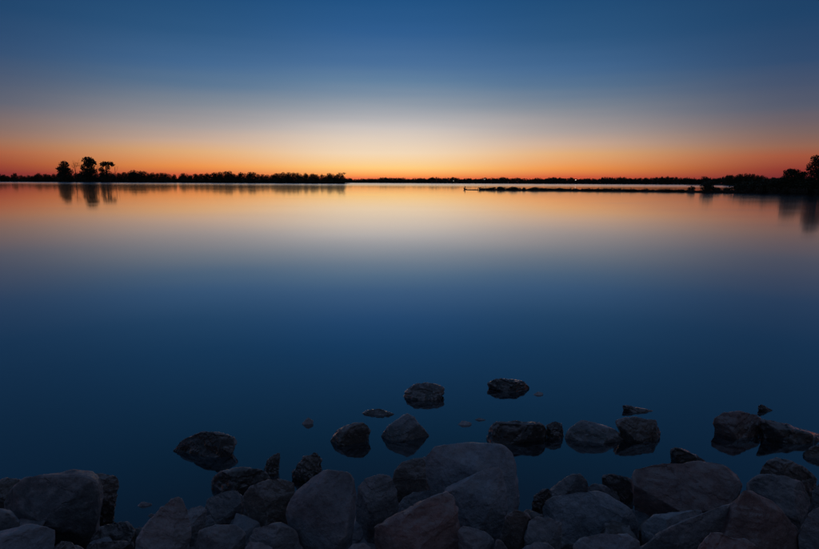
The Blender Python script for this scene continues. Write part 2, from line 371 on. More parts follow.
def rock(label, tone, poly, base=None, thick=.8, craggy=.6, group=None, name='boulder', cat='rock', wet=1.0, flush=.64, sink=0.0, ridge=None):
    SEED[0] += 1; seed = SEED[0]; random.seed(seed)
    ymin, ymax = min(p[1] for p in poly), max(p[1] for p in poly)
    afloat = group in (G1, G3)
    if afloat and base is None:                 # what shows below the waterline is the rock's reflection
        base = ymin + flush * (ymax - ymin)
        pts = [(x, min(y, base)) for x, y in poly]
    else:
        base = base or ymax
        pts = [(x, y + (base - ymax) * max(0, (y - (ymax - 8)) / 8)) for x, y in poly]     # carry the hidden foot down
    xs_ = [p[0] for p in pts]; ys_ = [p[1] for p in pts]
    cx, cy = (max(xs_) + min(xs_)) / 2, (max(ys_) + min(ys_)) / 2
    c = at_height(cx, base, 0) if afloat else on_bank(cx, base)
    rng = c.y / math.cos(R(28)); m_px = rng / FPX
    w = (max(xs_) - min(xs_)) * m_px; h = (max(ys_) - min(ys_)) * m_px
    t = thick * math.sqrt(w * max(h, .5 * w)) * 1.05
    D = c.y + .5 * t
    P = [at_depth(x, y, D + random.uniform(-.05, .05) * t) for x, y in pts]
    def ring(s, dep, down, jit, n):
        st = random.randrange(len(pts))
        for q in range(n):
            x, y = pts[(st + int(q * len(pts) / n)) % len(pts)]
            k = s * random.uniform(1 - jit, 1 + jit)
            P.append(at_depth(cx + (x - cx) * k, cy + (y - cy) * k + down * (1 - s) * (base - cy), D + dep * t * random.uniform(.75, 1.05)))
    w_, h_ = max(xs_) - min(xs_), max(ys_) - min(ys_)
    if (random.random() < .5) if ridge is None else ridge > 0:      # an edge towards the viewer, two faces falling back from it
        r = ridge or random.choice((random.uniform(.25, .42), random.uniform(.58, .75)))
        xr = min(xs_) + r * w_; bot = cy + (.15 if afloat else .46) * h_
        P.append(at_depth(xr, cy - random.uniform(.02, .2) * h_, D - .42 * t)); P.append(at_depth(xr + random.uniform(-.08, .08) * w_, bot, D - .52 * t))
        P.append(at_depth(xr + random.uniform(-.1, .1) * w_, cy + .1 * h_, D - .48 * t))
        for q in (.14, .86): P.append(at_depth(min(xs_) + q * w_, bot - .04 * h_, D - random.uniform(.12, .26) * t))
        ring(.9, -.12, .3, .04, 7)
    else:                                                            # a flat front with a sloping top
        k0 = random.uniform(.2, .36); tilt_ = random.uniform(-.12, .12)
        for x, y in pts:
            u = (x - cx) / max(w_, 1)
            P.append(at_depth(cx + (x - cx) * random.uniform(.82, .92), y + (k0 + tilt_ * u) * (base - y) - (.1 * h_ if afloat and y > cy else 0), D - random.uniform(.40, .48) * t))
    ring(.7, .42, .1, .14, 7)
    zb = min(bed(D) + .01, min(p.z for p in P))
    zlo, zhi = min(q.z for q in P), max(q.z for q in P)
    low = [p for p in P if p.z < zlo + .35 * (zhi - zlo)]
    for p in low: P.append(Vector((p.x + (c.x - p.x) * (.22 if afloat else .15), D + (p.y - D) * .85, zb - .03)))
    org = Vector((c.x, D, zb))
    P = [p - org for p in P]; sil = P[:len(pts)]
    size = max(w, t, h * .8)
    me = finish_rock(hull_mesh(P), size, seed, craggy, keep=sil)
    org.z -= sink
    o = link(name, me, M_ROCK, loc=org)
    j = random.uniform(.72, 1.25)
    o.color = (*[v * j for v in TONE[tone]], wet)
    return tag(o, label, cat, group)

G1, G2, G3 = 'rocks standing in the water', 'boulders of the stone bank', 'small stones breaking the water surface'
# --- standing in the water, off the bank
rock('broad black wet rock standing alone in the water off the low crested rock', 'd', [(169, 458), (173, 449), (179, 441), (192, 434), (206, 430), (219, 432), (233, 436), (237, 440), (232, 449), (226, 458), (221, 465), (196, 469), (171, 469)], group=G1, flush=.8, ridge=0)
rock('humped brown rock in the water with a notched right shoulder', 'n', [(326, 447), (330, 439), (338, 429), (348, 424), (364, 421), (371, 429), (366, 438), (354, 444), (341, 457), (333, 461), (327, 458)], group=G1)
rock('blue grey pointed rock like a tent rising from the water', 'b', [(373, 456), (378, 445), (391, 427), (403, 415), (408, 413), (415, 418), (428, 432), (434, 445), (432, 452), (401, 461), (376, 460)], group=G1)
rock('craggy stepped rock in open water with pale ledges on its left', 'g', [(402, 397), (410, 387), (418, 382), (432, 383), (445, 387), (438, 395), (428, 402), (417, 408), (408, 405)], group=G1, craggy=1.3, flush=.74)
rock('dark rounded rock with a pale left tip, farthest from the bank', 'd', [(487, 382), (495, 378), (509, 379), (525, 382), (531, 387), (526, 396), (516, 398), (502, 397), (494, 391)], group=G1, craggy=.9, flush=.78)
rock('large black flat topped rock rising straight from the water behind the biggest boulder', 'd', [(486, 434), (490, 424), (496, 421), (517, 420), (537, 422), (544, 424), (548, 430), (545, 441), (540, 451), (530, 459), (520, 463), (495, 463), (487, 452)], group=G1)
rock('narrow upright dark stone wedged between two larger rocks in the water', 'd', [(546, 425), (555, 421), (562, 423), (563, 433), (564, 442), (558, 450), (552, 444), (547, 433)], group=G1, craggy=1.0)
rock('wide slate coloured rock with a low peak standing in the water', 'b', [(564, 436), (570, 427), (583, 419), (594, 422), (602, 425), (614, 428), (622, 435), (629, 444), (628, 451), (610, 456), (592, 459), (570, 456), (565, 446)], group=G1, flush=.7, ridge=.42)
rock('long thin flat slab barely above the water', 'd', [(621, 405), (628, 405), (644, 408), (658, 412), (655, 416), (639, 413), (624, 409)], group=G1, thick=.9, flush=.95)
rock('brown wedge shaped rock leaning right in the water below the thin slab', 'n', [(615, 420), (624, 418), (634, 417), (646, 421), (656, 419), (660, 427), (662, 440), (660, 450), (655, 453), (645, 446), (630, 433), (622, 425)], group=G1, flush=.74)
rock('small black fin of rock showing behind the long block', 'd', [(670, 449), (674, 446), (684, 449), (697, 455), (707, 461), (700, 468), (674, 468)], group=G1, base=468)
rock('big rough rock with reddish left snout standing in the water', 'p', [(712, 419), (720, 413), (732, 411), (744, 412), (757, 414), (766, 425), (769, 437), (775, 446), (757, 452), (737, 452), (727, 444), (720, 434), (715, 425)], group=G1, craggy=.9, flush=.74, ridge=.3)
rock('long dark slab trailing from the reddish snouted rock', 'd', [(759, 417), (772, 420), (791, 426), (809, 431), (824, 435), (826, 446), (803, 449), (782, 441), (766, 433)], group=G1, thick=.7, flush=.9)
rock('small slanted stone just beyond the long trailing slab', 'd', [(758, 405), (762, 404), (771, 409), (779, 414), (769, 414), (762, 410)], group=G1, craggy=1.0, flush=.9)
rock('dark rounded stone in the water under the trailing slab', 'n', [(803, 452), (812, 446), (822, 443), (836, 446), (836, 466), (818, 469), (809, 462)], group=G1)
rock('flat pale edged ledge barely above water beside the tent shaped rock', 'g', [(359, 415), (367, 410), (380, 408), (392, 412), (399, 416), (391, 420), (374, 420)], group=G1, craggy=.6, flush=.9)
rock('small drowned stone just under the water surface', 'n', [(542, 464), (548, 461), (560, 462), (562, 468), (555, 475), (547, 474)], group=G1, base=477, sink=.13)
rock('thin upright crooked stone by the water edge', 'n', [(264, 470), (268, 459), (274, 454), (280, 452), (277, 463), (275, 474), (268, 475)], group=G1, craggy=1.4, base=476)
rock('small crumbly stone with pale crest at the water edge', 'n', [(291, 475), (298, 462), (305, 456), (313, 453), (321, 456), (323, 468), (318, 482), (296, 483)], group=G1, craggy=1.5, base=485)
rock('low dark rock with a pale crest at the water edge', 'd', [(211, 487), (212, 476), (221, 470), (237, 467), (257, 468), (268, 471), (272, 478), (270, 492), (215, 495)], group=G1, base=497)
for p in ([(301, 426), (308, 418), (312, 421), (309, 425)], [(457, 426), (463, 421), (470, 423), (466, 427)], [(474, 421), (479, 418), (485, 420), (480, 422)],
          [(533, 396), (538, 392), (542, 393), (538, 396)], [(136, 508), (143, 502), (150, 504), (144, 509)], [(107, 519), (109, 514), (112, 517), (110, 520)],
          [(146, 518), (151, 514), (156, 515), (152, 519)], [(137, 531), (139, 527), (142, 529), (140, 533)]):
    mx_, my_ = sum(q[0] for q in p) / len(p), sum(q[1] for q in p) / len(p); p = [(mx_ + (x - mx_) * 1.3, my_ + (y - my_) * 1.35) for x, y in p]
    rock('tiny pale stone tip poking out of the water', 'w', p, group=G3, thick=1.2, craggy=.4, name='stone', wet=0.0, flush=.95)

# --- the stone bank
rock('broad dark smooth faced boulder beside a crumbling brown rock', 'g', [(2, 506), (9, 488), (25, 476), (44, 474), (57, 471), (75, 469), (92, 470), (99, 476), (104, 492), (102, 505), (97, 514), (84, 523), (57, 526), (23, 523), (10, 516)], group=G2, ridge=0, craggy=.35, base=528)
rock('crumbling brown rock jutting out behind the broad smooth boulder', 'n', [(92, 472), (100, 474), (114, 475), (119, 480), (110, 488), (105, 502), (98, 508), (88, 500)], group=G2, craggy=1.5, base=506)
rock('brown rock peeping over the left shoulder of the broad smooth boulder', 'n', [(-18, 494), (-6, 482), (8, 477), (20, 479), (24, 488), (14, 502), (-14, 506)], group=G2, craggy=1.0, base=505)
rock('blocky dark stone tucked under the broad smooth boulder', 'g', [(-25, 512), (-4, 507), (10, 509), (20, 520), (22, 534), (0, 540), (-24, 540)], group=G2, base=545)
rock('low grey stone with a raised right corner in front of the blocky dark stone', 'b', [(-16, 532), (2, 529), (17, 529), (30, 523), (46, 524), (56, 530), (52, 549), (20, 552), (-14, 550)], group=G2, base=566)
rock('small brown stone beside the low grey stone', 'n', [(54, 546), (62, 540), (71, 541), (78, 549), (70, 556), (56, 556)], group=G2, craggy=1.2, base=564)
rock('flat dark slab lying at the water between broad boulder and pale stone', 'd', [(90, 538), (100, 526), (114, 522), (127, 521), (136, 529), (133, 538), (112, 542)], group=G2, base=544, thick=.9)
rock('thin dark stone under the flat dark slab', 'd', [(84, 549), (96, 541), (118, 540), (134, 541), (137, 550), (110, 556)], group=G2, base=564)
rock('pale cracked boulder with a knobbly top at the water', 'w', [(134, 546), (141, 530), (150, 520), (162, 506), (177, 495), (184, 498), (189, 510), (191, 530), (189, 549), (160, 556), (138, 554)], group=G2, craggy=.9, base=568)
rock('small tan stone leaning on the pale cracked boulder', 'w', [(184, 512), (192, 507), (202, 505), (207, 510), (201, 521), (191, 531), (185, 528)], group=G2, craggy=.9, base=536)
rock('rounded grey stone between low dark rock and tan stone', 'g', [(204, 512), (207, 498), (217, 494), (234, 489), (242, 494), (244, 506), (232, 519), (212, 521)], group=G2, base=526)
rock('low shadowed stone below the rounded grey stone', 'g', [(193, 546), (199, 530), (216, 524), (236, 524), (246, 532), (244, 548), (220, 552)], group=G2, base=566)
rock('brown boulder with sloping top left of the tall slab', 'n', [(243, 496), (251, 485), (264, 480), (276, 478), (284, 481), (296, 482), (294, 496), (288, 508), (286, 520), (268, 524), (251, 522), (246, 511)], group=G2, base=532)
rock('dark rounded stone in front of the brown sloping boulder', 'g', [(249, 538), (254, 527), (272, 523), (282, 522), (296, 531), (304, 549), (280, 556), (252, 552)], group=G2, base=568)
rock('pale flat stone half hidden before the dark rounded stone', 'w', [(245, 548), (248, 541), (258, 541), (272, 546), (276, 552), (258, 558)], group=G2, base=580)
rock('tall blue grey slab with a flat face and square top', 'b', [(285, 512), (289, 500), (297, 489), (311, 480), (322, 470), (329, 468), (351, 471), (356, 478), (357, 500), (355, 520), (349, 548), (308, 550), (293, 530)], group=G2, ridge=.78, craggy=.3, base=566)
rock('shadowed grey boulder right of the tall slab', 'g', [(356, 500), (358, 486), (365, 478), (381, 473), (391, 475), (396, 488), (399, 502), (390, 512), (370, 526), (356, 524)], group=G2, base=534)
rock('small pale stone at the foot of the tall slab', 'w', [(345, 549), (353, 543), (364, 543), (371, 547), (366, 556), (348, 556)], group=G2, base=572)
rock('squarish brown stone leaning against the biggest boulder', 'n', [(391, 487), (393, 472), (401, 463), (412, 458), (424, 456), (432, 462), (433, 484), (417, 493), (396, 494)], group=G2, base=500)
rock('low pale stone in the hollow behind the pink ridged boulder', 'b', [(396, 506), (402, 497), (412, 492), (426, 490), (437, 492), (436, 500), (412, 511)], group=G2, base=516)
rock('biggest boulder of the pile, massive grey with a flat top', 'b', [(424, 470), (424, 453), (430, 447), (454, 443), (470, 443), (502, 444), (512, 450), (516, 464), (517, 480), (521, 499), (520, 510), (500, 520), (450, 520), (432, 500)], group=G2, ridge=0, craggy=.4, base=526)
rock('rounded slate boulder leaning in front of the massive grey one', 'b', [(443, 490), (455, 484), (467, 478), (484, 468), (495, 464), (504, 470), (507, 490), (508, 512), (499, 525), (484, 530), (464, 528), (448, 515)], group=G2, craggy=.4, base=542)
rock('dark boulder with a pink sharp ridge along its top', 'p', [(371, 528), (389, 515), (400, 511), (418, 502), (437, 494), (447, 491), (455, 497), (459, 524), (466, 549), (420, 556), (376, 552)], group=G2, ridge=.8, craggy=.5, base=572)
rock('small grey stone in front of the slate boulder', 'g', [(458, 530), (463, 525), (475, 528), (485, 530), (494, 539), (494, 551), (474, 556), (460, 552)], group=G2, base=574)
rock('narrow grey stone beside the small grey stone', 'g', [(493, 550), (496, 538), (502, 540), (508, 548), (506, 556), (496, 558)], group=G2, base=576)
rock('dark stone with a pale corner right of the slate boulder', 'n', [(499, 536), (505, 516), (514, 509), (527, 512), (532, 519), (528, 536), (520, 550), (504, 550)], group=G2, base=564)
rock('rounded dark boulder below the shelf shaped slab', 'g', [(523, 536), (529, 520), (536, 516), (550, 517), (562, 521), (563, 535), (558, 550), (530, 552)], group=G2, base=566)
rock('low blue stone in front of the rounded dark boulder', 'b', [(518, 552), (525, 545), (534, 542), (547, 542), (556, 550), (548, 558), (526, 560)], group=G2, base=584)
rock('shelf shaped pale blue slab with an overhanging lower edge', 'b', [(540, 508), (545, 500), (553, 496), (572, 495), (580, 491), (600, 490), (610, 496), (624, 504), (633, 511), (639, 522), (628, 528), (602, 522), (577, 523), (555, 520)], group=G2, craggy=.4, base=536)
rock('pyramid shaped grey stone behind the shelf shaped slab', 'g', [(550, 489), (562, 479), (572, 474), (580, 473), (588, 481), (590, 491), (571, 497), (553, 495)], group=G2, base=502)
rock('crumbled dark stone at the water left of the pyramid stone', 'd', [(532, 505), (534, 496), (541, 490), (549, 488), (552, 497), (544, 508), (535, 514)], group=G2, craggy=1.5, base=514)
rock('low rounded stone right of the pyramid stone', 'g', [(587, 487), (594, 483), (604, 485), (618, 492), (620, 502), (604, 504), (590, 497)], group=G2, base=508)
rock('dark angular stone leaning on the long block', 'd', [(601, 476), (604, 474), (614, 473), (631, 478), (635, 496), (625, 502), (612, 494)], group=G2, base=504)
rock('long rectangular reddish block with a flat front and square corner', 'p', [(632, 474), (635, 467), (652, 466), (657, 463), (672, 464), (679, 461), (700, 461), (720, 462), (728, 466), (738, 474), (743, 481), (743, 489), (734, 501), (707, 509), (667, 513), (640, 518), (634, 506)], group=G2, ridge=0, craggy=.5, base=524)
rock('pale flat stone lying under the long rectangular block', 'w', [(640, 524), (654, 514), (668, 512), (684, 510), (704, 509), (694, 518), (682, 526), (664, 534), (648, 540)], group=G2, craggy=.5, base=542)
rock('dark slanting boulder rising to the right in front of the pale flat stone', 'g', [(638, 548), (651, 538), (668, 528), (684, 523), (699, 514), (716, 506), (733, 502), (734, 514), (716, 531), (702, 549), (670, 558), (644, 556)], group=G2, craggy=.4, base=570)
rock('grey stone with rounded back below the shelf shaped slab', 'b', [(573, 546), (578, 539), (588, 534), (600, 532), (627, 533), (640, 541), (642, 551), (610, 558), (580, 556)], group=G2, base=576)
rock('steep pointed reddish boulder with a narrow peak', 'p', [(704, 545), (713, 531), (730, 515), (736, 496), (742, 489), (751, 490), (772, 500), (789, 517), (801, 530), (808, 548), (770, 556), (722, 556)], group=G2, ridge=.36, craggy=.4, base=572)
rock('pink rough stone at the foot of the steep pointed boulder', 'p', [(696, 550), (704, 538), (711, 532), (726, 534), (746, 539), (760, 548), (748, 560), (706, 560)], group=G2, craggy=1.2, base=594)
rock('broad dark boulder with pale rim behind the steep pointed boulder', 'g', [(746, 483), (752, 478), (760, 474), (774, 473), (790, 477), (804, 481), (810, 494), (812, 505), (807, 519), (798, 527), (775, 525), (752, 505)], group=G2, craggy=.5, base=532)
rock('brown capped rock standing behind the broad dark boulder', 'n', [(759, 472), (766, 460), (776, 457), (793, 460), (808, 469), (818, 480), (816, 492), (780, 496), (762, 488)], group=G2, craggy=.9, base=498)
rock('grey boulder leaning right beside the steep pointed boulder', 'g', [(798, 534), (806, 518), (812, 509), (824, 505), (846, 510), (850, 548), (820, 556), (802, 550)], group=G2, base=568)
rock('low stone at the water right of the brown capped rock', 'g', [(812, 492), (818, 483), (832, 480), (850, 486), (852, 504), (826, 508), (814, 504)], group=G2, base=508)

# --- the bank goes on to both sides of the view and towards the photographer
def free_rock(x, y, s, label, group, k):
    SEED[0] += 1; seed = SEED[0]; random.seed(seed)
    P = []
    for _ in range(16):
        v = Vector((random.gauss(0, 1), random.gauss(0, 1), random.gauss(0, 1))).normalized()
        P.append(Vector((v.x * s * .55, v.y * s * .45, v.z * s * .38 + s * .22)))
    me = finish_rock(hull_mesh(P), s, seed, .5, s / 20)
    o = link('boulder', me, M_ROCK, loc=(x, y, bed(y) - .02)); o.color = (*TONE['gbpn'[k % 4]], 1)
    tag(o, label, 'rock', group)
k = 0
for sx in (-1, 1):
    for (x, y, s) in ((2.75, 2.35, .5), (2.95, 2.9, .55), (3.35, 2.45, .5), (3.55, 3.1, .6), (4.05, 2.6, .55), (4.2, 3.3, .5), (4.75, 2.8, .6), (2.45, 1.8, .5), (3.1, 1.85, .45), (3.75, 1.95, .55)):
        k += 1
        free_rock(sx * (x + .12 * math.sin(k * 2.3)), y + .1 * math.cos(k * 1.7), s, 'rough grey boulder on the bank past the end of the stone pile', 'boulders farther along the bank', k)

# smaller stones wedged low in the gaps
random.seed(88)
spots = []
while len(spots) < 46:
    px, py = random.uniform(-10, 830), random.uniform(500, 585)
    if 60 < px < 135 and py < 530: continue
    c = on_bank(px, py)
    if all((c - q).length > .17 for q in spots): spots.append(c)
for i, c in enumerate(spots):
    SEED[0] += 1; random.seed(SEED[0]); sz = random.uniform(.16, .30)
    P = []
    for _ in range(13):
        v = Vector((random.gauss(0, 1), random.gauss(0, 1), random.gauss(0, 1))).normalized(); P.append(Vector((v.x * sz * .6, v.y * sz * .5, v.z * sz * .42)))
    P += [Vector((p.x * .8, p.y * .8, -.2)) for p in P[:6]]
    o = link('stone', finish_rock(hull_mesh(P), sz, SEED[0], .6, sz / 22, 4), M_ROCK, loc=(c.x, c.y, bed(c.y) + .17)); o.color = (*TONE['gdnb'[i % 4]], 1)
    tag(o, 'small broken stone wedged low in the gaps between bank boulders', 'rock', 'stones wedged between the boulders')

# gravel in the gaps of the bank
random.seed(77)
gv, gf = [], []
for _ in range(1500):
    px = random.uniform(-60, 880); py = random.uniform(478, 600)
    c = on_bank(px, py); s = random.uniform(.012, .05)
    pts = [Vector((random.gauss(0, 1), random.gauss(0, 1), random.gauss(0, 1))).normalized() for _ in range(9)]
    bm = bmesh.new()
    for p in pts: bm.verts.new((c.x + p.x * s, c.y + p.y * s, bed(c.y) + p.z * s * .7))
    bmesh.ops.convex_hull(bm, input=list(bm.verts)); bm.verts.index_update()
    b0 = len(gv)
    gv += [tuple(v.co) for v in bm.verts]; gf += [tuple(b0 + v.index for v in f.verts) for f in bm.faces]
    bm.free()
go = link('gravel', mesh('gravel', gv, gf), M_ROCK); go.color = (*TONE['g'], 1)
tag(go, 'small dark gravel filling the gaps between bank boulders', 'gravel', kind='stuff')

# ------------------------------------------------------------------ trees
def leaves(lobes, n, leaf, seed):
    """leaf clumps through the volume of several ellipsoids (cx, cy, cz, rx, ry, rz)"""
    random.seed(seed)
    v, f = [], []
    vol = [(l[3] * l[4] * l[5]) ** .75 for l in lobes]
    for _ in range(n):
        l = random.choices(lobes, vol)[0]
        d = Vector((random.gauss(0, 1), random.gauss(0, 1), random.gauss(0, 1))).normalized() * (random.random() ** .42)
        c = Vector((l[0] + d.x * l[3], l[1] + d.y * l[4], l[2] + d.z * l[5]))
        s = leaf * random.uniform(.5, 1.3)
        u = Vector((random.gauss(0, 1), random.gauss(0, 1), random.gauss(0, 1))).normalized()
        w = u.cross(Vector((random.gauss(0, 1), random.gauss(0, 1), random.gauss(0, 1)))).normalized()
        b0 = len(v)
        v += [c + u * s, c + w * s * .55, c - u * s * .9, c - w * s * .5 + u * s * .2]
        f.append((b0, b0 + 1, b0 + 2, b0 + 3))
    return mesh('foliage', [tuple(p) for p in v], f)
def tube(v, f, pts, rad, k=6):
    for i, (p, r) in enumerate(zip(pts, rad)):
        a = (pts[min(i + 1, len(pts) - 1)] - pts[max(i - 1, 0)]).normalized()
        s = a.orthogonal().normalized(); t = a.cross(s)
        b0 = len(v)
        for j in range(k):
            an = 2 * math.pi * j / k; v.append(tuple(p + s * math.cos(an) * r + t * math.sin(an) * r))
        if i:
            for j in range(k): f.append((b0 - k + j, b0 - k + (j + 1) % k, b0 + (j + 1) % k, b0 + j))
def wood(height, r, lobes, seed, twig=0):
    """tapered trunk with limbs reaching into each lobe"""
    random.seed(seed)
    v, f = [], []
    top = Vector((random.uniform(-.03, .03) * height, 0, height))
    trunk = [Vector((0, 0, -.3)), Vector((.02 * height, 0, height * .3)), Vector((-.015 * height, .01 * height, height * .65)), top]
    tube(v, f, trunk, [r * 1.25, r * .9, r * .6, r * .22])
    for l in lobes:
        s = trunk[1].lerp(trunk[3], random.uniform(0.1, .7)); e = Vector((l[0], l[1], l[2]))
        m = s.lerp(e, .5) + Vector((random.uniform(-.05, .05), random.uniform(-.05, .05), -.04)) * height
        tube(v, f, [s, m, e], [r * .5, r * .35, r * .12], 5)
        for _ in range(twig):
            q = m.lerp(e, random.random()); d = Vector((random.gauss(0, 1), random.gauss(0, .7), random.uniform(.1, 1.3))).normalized() * height * random.uniform(.1, .24)
            tube(v, f, [q, q + d * .5 + Vector((0, 0, .01 * height)), q + d], [r * .2, r * .14, r * .05], 4)
    return mesh('trunk', v, f, True)
def tree(name, label, cat, loc, crown, trunk, group=None, scale=(1, 1, 1), rz=0, leafname='crown', mat=None):
    e = bpy.data.objects.new(name, None); COL.objects.link(e); e.location = loc; e.scale = scale; e.rotation_euler = (0, 0, rz)
    e.empty_display_size = .5
    tag(e, label, cat, group)
    if crown: link(leafname, crown, mat or M_LEAF, e)
    if trunk: link('trunk' if leafname == 'crown' else 'stem', trunk, M_BARK, e)
    return e

def traced_tree(label, name, px, base_y, d, lobes_px, n, leaf, r, seed, twig=0, cat='tree', group=None, depth=.8, ground=.6):
    """lobes as (px, py, half width px, half height px) seen at distance d"""
    o = at_depth(px, base_y, d); o.z = ground
    lb = []
    random.seed(seed)
    for (lx, ly, hw, hh) in lobes_px:
        p = at_depth(lx, ly, d) - o; k = d / FPX
        lb.append((p.x, random.uniform(-.3, .3) * hw * k, p.z, hw * k * 1.22, hw * k * depth, hh * k * 1.25))
    hi = max(l[2] + l[5] * .5 for l in lb)
    return tree(name, label, cat, o, leaves(lb, n, leaf, seed) if n else None, wood(hi, r, lb, seed, twig), group)

# three tall trees and bare ones on the left shore
D0 = 505
traced_tree('slim layered tree beside a bare one, shorter than the rounded tallest tree', 'tall_tree', 64, 182, D0 + 8,
            [(64, 164.5, 4.0, 2.8), (63, 169, 5.5, 2.3), (68, 171.5, 4, 2), (61, 173, 3, 2.5), (65, 176, 6, 4)], 2200, .8, .35, 11)
traced_tree('tallest tree on the left shore with a wide rounded crown', 'tall_tree', 90, 182, D0 + 4,
            [(88, 160.8, 5.0, 3.2), (91, 163.5, 4.6, 2.6), (86.5, 165, 3, 2), (83, 167.5, 2.2, 2.5), (91, 170, 4.5, 3), (88, 175, 7, 5), (95, 171.5, 2, 2)], 3200, .8, .45, 12)
traced_tree('umbrella shaped tree with a bare forked trunk on the left shore', 'tall_tree', 107, 182, D0,
            [(105, 164, 4.2, 1.9), (109, 163.6, 3.4, 1.7), (112.3, 165, 1.8, 1.4), (102, 166, 1.6, 1.6), (108, 168, 1.7, 2.0), (101.5, 170, 2.6, 2), (107, 176, 6, 4.5)], 2000, .7, .45, 13)
traced_tree('bare leafless tree between the slim tree and the tallest tree', 'bare_tree', 76, 182, D0 + 10, [(73, 163, 2, 2), (78, 161.5, 2, 2), (75.5, 162, 1, 2), (72, 167, 1, 1), (80, 166, 1, 1)], 0, 1, .26, 14, 9)
traced_tree('thin bare sapling between the tallest tree and the umbrella tree', 'bare_tree', 98, 182, D0 + 6, [(97, 166, 1, 1), (99, 165, 1, 1)], 0, 1, .2, 15, 5)
traced_tree('thin bare sapling just past the umbrella shaped tree', 'bare_tree', 116, 182, D0 - 4, [(115, 167, 1, 1), (117.5, 166, 1, 1)], 0, 1, .2, 16, 5)

# the row of lower trees along the left shore
crowns, trunks = [], []
for i in range(7):
    random.seed(300 + i)
    lb = [(0, 0, .5, .42, .4, .40), (random.uniform(-.25, .25), .1, .74, .26, .26, .22), (random.uniform(-.4, -.15), -.1, .42, .3, .3, .3), (random.uniform(.15, .4), 0, .45, .3, .3, .32), (0, 0, .16, .5, .42, .2)]
    crowns.append(leaves(lb, 1400, .05, 300 + i)); trunks.append(wood(.75, .03, lb[:4], 300 + i))
prof = [(-60, 173), (0, 172.5), (9, 176), (15, 173.5), (22, 176), (40, 174), (55, 174.5), (75, 173), (100, 173), (124, 173), (132, 171), (143, 170), (153, 174), (165, 172), (176, 175), (185, 173.4), (192, 175), (202, 173), (214, 172.5), (226, 170.8), (236, 173.5), (246, 172.6), (256, 172.8), (268, 174.5), (283, 172), (296, 171.8), (305, 174), (312, 172.8), (322, 175), (331, 173.4), (338, 174.5), (345, 176)]
def prof_y(px):
    for (a, b), (c, d) in zip(prof, prof[1:]):
        if px <= c: return b + (d - b) * (px - a) / (c - a)
    return 176
random.seed(41)
px = -30.0; i = 0
while px < 343:
    d = LS(px) + random.uniform(4, 16) * (1 if px < 310 else .5)
    base = at_depth(px, 182.5, d); base.z = .5
    top = at_depth(px, prof_y(px) - .5 + random.uniform(-1.0, .8), d).z
    h = max(2.5, top - .5) * 1.02; w = h * random.uniform(.75, 1.15)
    lab, grp = (('low dark tree on the left shore before the slim layered tree', 'low trees before the trio') if px < 56 else
                ('bushy tree crowding the feet of the three tall trees', 'low trees under the trio') if px < 121 else
                ('fuller dark tree in the raised hump just past the umbrella shaped tree', 'trees of the raised hump') if px < 150 else
                ('low dark tree in the even row between the raised hump and the wispy point tree', 'even row of low trees'))
    tree('shore_tree', lab, 'tree', base, crowns[i % 7], trunks[i % 7], grp, (w, w, h), random.uniform(0, 6.3))
    px += random.uniform(4.0, 7.0); i += 1
traced_tree('wispy leaning tree ending the wooded point', 'point_tree', 341, 183.6, 517, [(340, 175, 3, 2), (343.5, 173.6, 2, 1), (338, 178, 3, 3)], 420, .5, .22, 17, 4)
# undergrowth closing the row beneath
random.seed(52)
lb = []
for k in range(260):
    px = -40 + k * 386 / 260; d = LS(px) + random.uniform(1, 22) * (1 if px < 310 else .4); p = at_depth(px, 182, d)
    hgt = (at_depth(px, prof_y(px), d).z) * random.uniform(.35, .7)
    lb.append((p.x, p.y, hgt * .5, 2.6, 3, hgt * .55))
tag(link('undergrowth', leaves(lb, 22000, .7, 53), M_LEAF), 'dense dark undergrowth beneath the left shore trees', 'undergrowth', kind='stuff')

# far shore woods
random.seed(61)
lb = []
def far_top(px): return 178.3 + .5 * math.sin(px * .11) + .4 * math.sin(px * .37 + 1) + (-.4 if px > 600 else 0) + (.3 if px < 380 else 0)
for k in range(760):
    px = 330 + k * 640 / 760; d = FS + random.uniform(8, 50); p = at_depth(px, 182, d)
    t = at_depth(px, far_top(px) + random.uniform(-.5, .8), d).z
    lb.append((p.x, p.y, t * .5, random.uniform(2, 5), 4, t * .52))
tag(link('far_woods', leaves(lb, 60000, 1.2, 62), M_LEAF), 'long low band of distant woods across the lake', 'woods', kind='stuff')
for i, (px, ty, wpx, lab) in enumerate(((646, 177.2, 9, 'low rounded tree on the far shore beside the paired twin trees'), (662, 175.8, 4, 'slim one of the paired twin trees above the far woods'), (666.5, 175.6, 5, 'fuller one of the paired twin trees above the far woods'),
                               (705, 175.6, 8, 'round topped tree rising alone above the far woods before the flat topped clump'))):
    d = FS + 6; b = at_depth(px, 182, d); b.z = 1.0; h = at_depth(px, ty, d).z - 1.0; w = wpx * d / FPX
    tree('far_tree', lab, 'tree', b, crowns[i], trunks[i], 'trees standing out of the far woods', (w, w, h))
random.seed(63)
for i in range(12):
    px = 727 + i * 3.1; ty = (174.4 if i < 4 else 173.3 if i < 9 else 174.6) + random.uniform(-.3, .3)
    d = 520; b = at_depth(px, 183, d); b.z = .8; h = at_depth(px, ty, d).z - .8
    tree('clump_tree', 'tree in the dense flat topped clump behind the spit', 'tree', b, crowns[i % 7], trunks[i % 7], 'flat topped clump of trees', (6.5, 6.5, h * 1.02), i * 1.3)
land_strip('islet', [(gx(690, 522), 526, 3, .3), (gx(725, 522), 530, 10, .8), (gx(790, 522), 530, 12, .8), (gx(870, 522), 528, 10, .6)], 'low wooded islet behind the spit', 33)
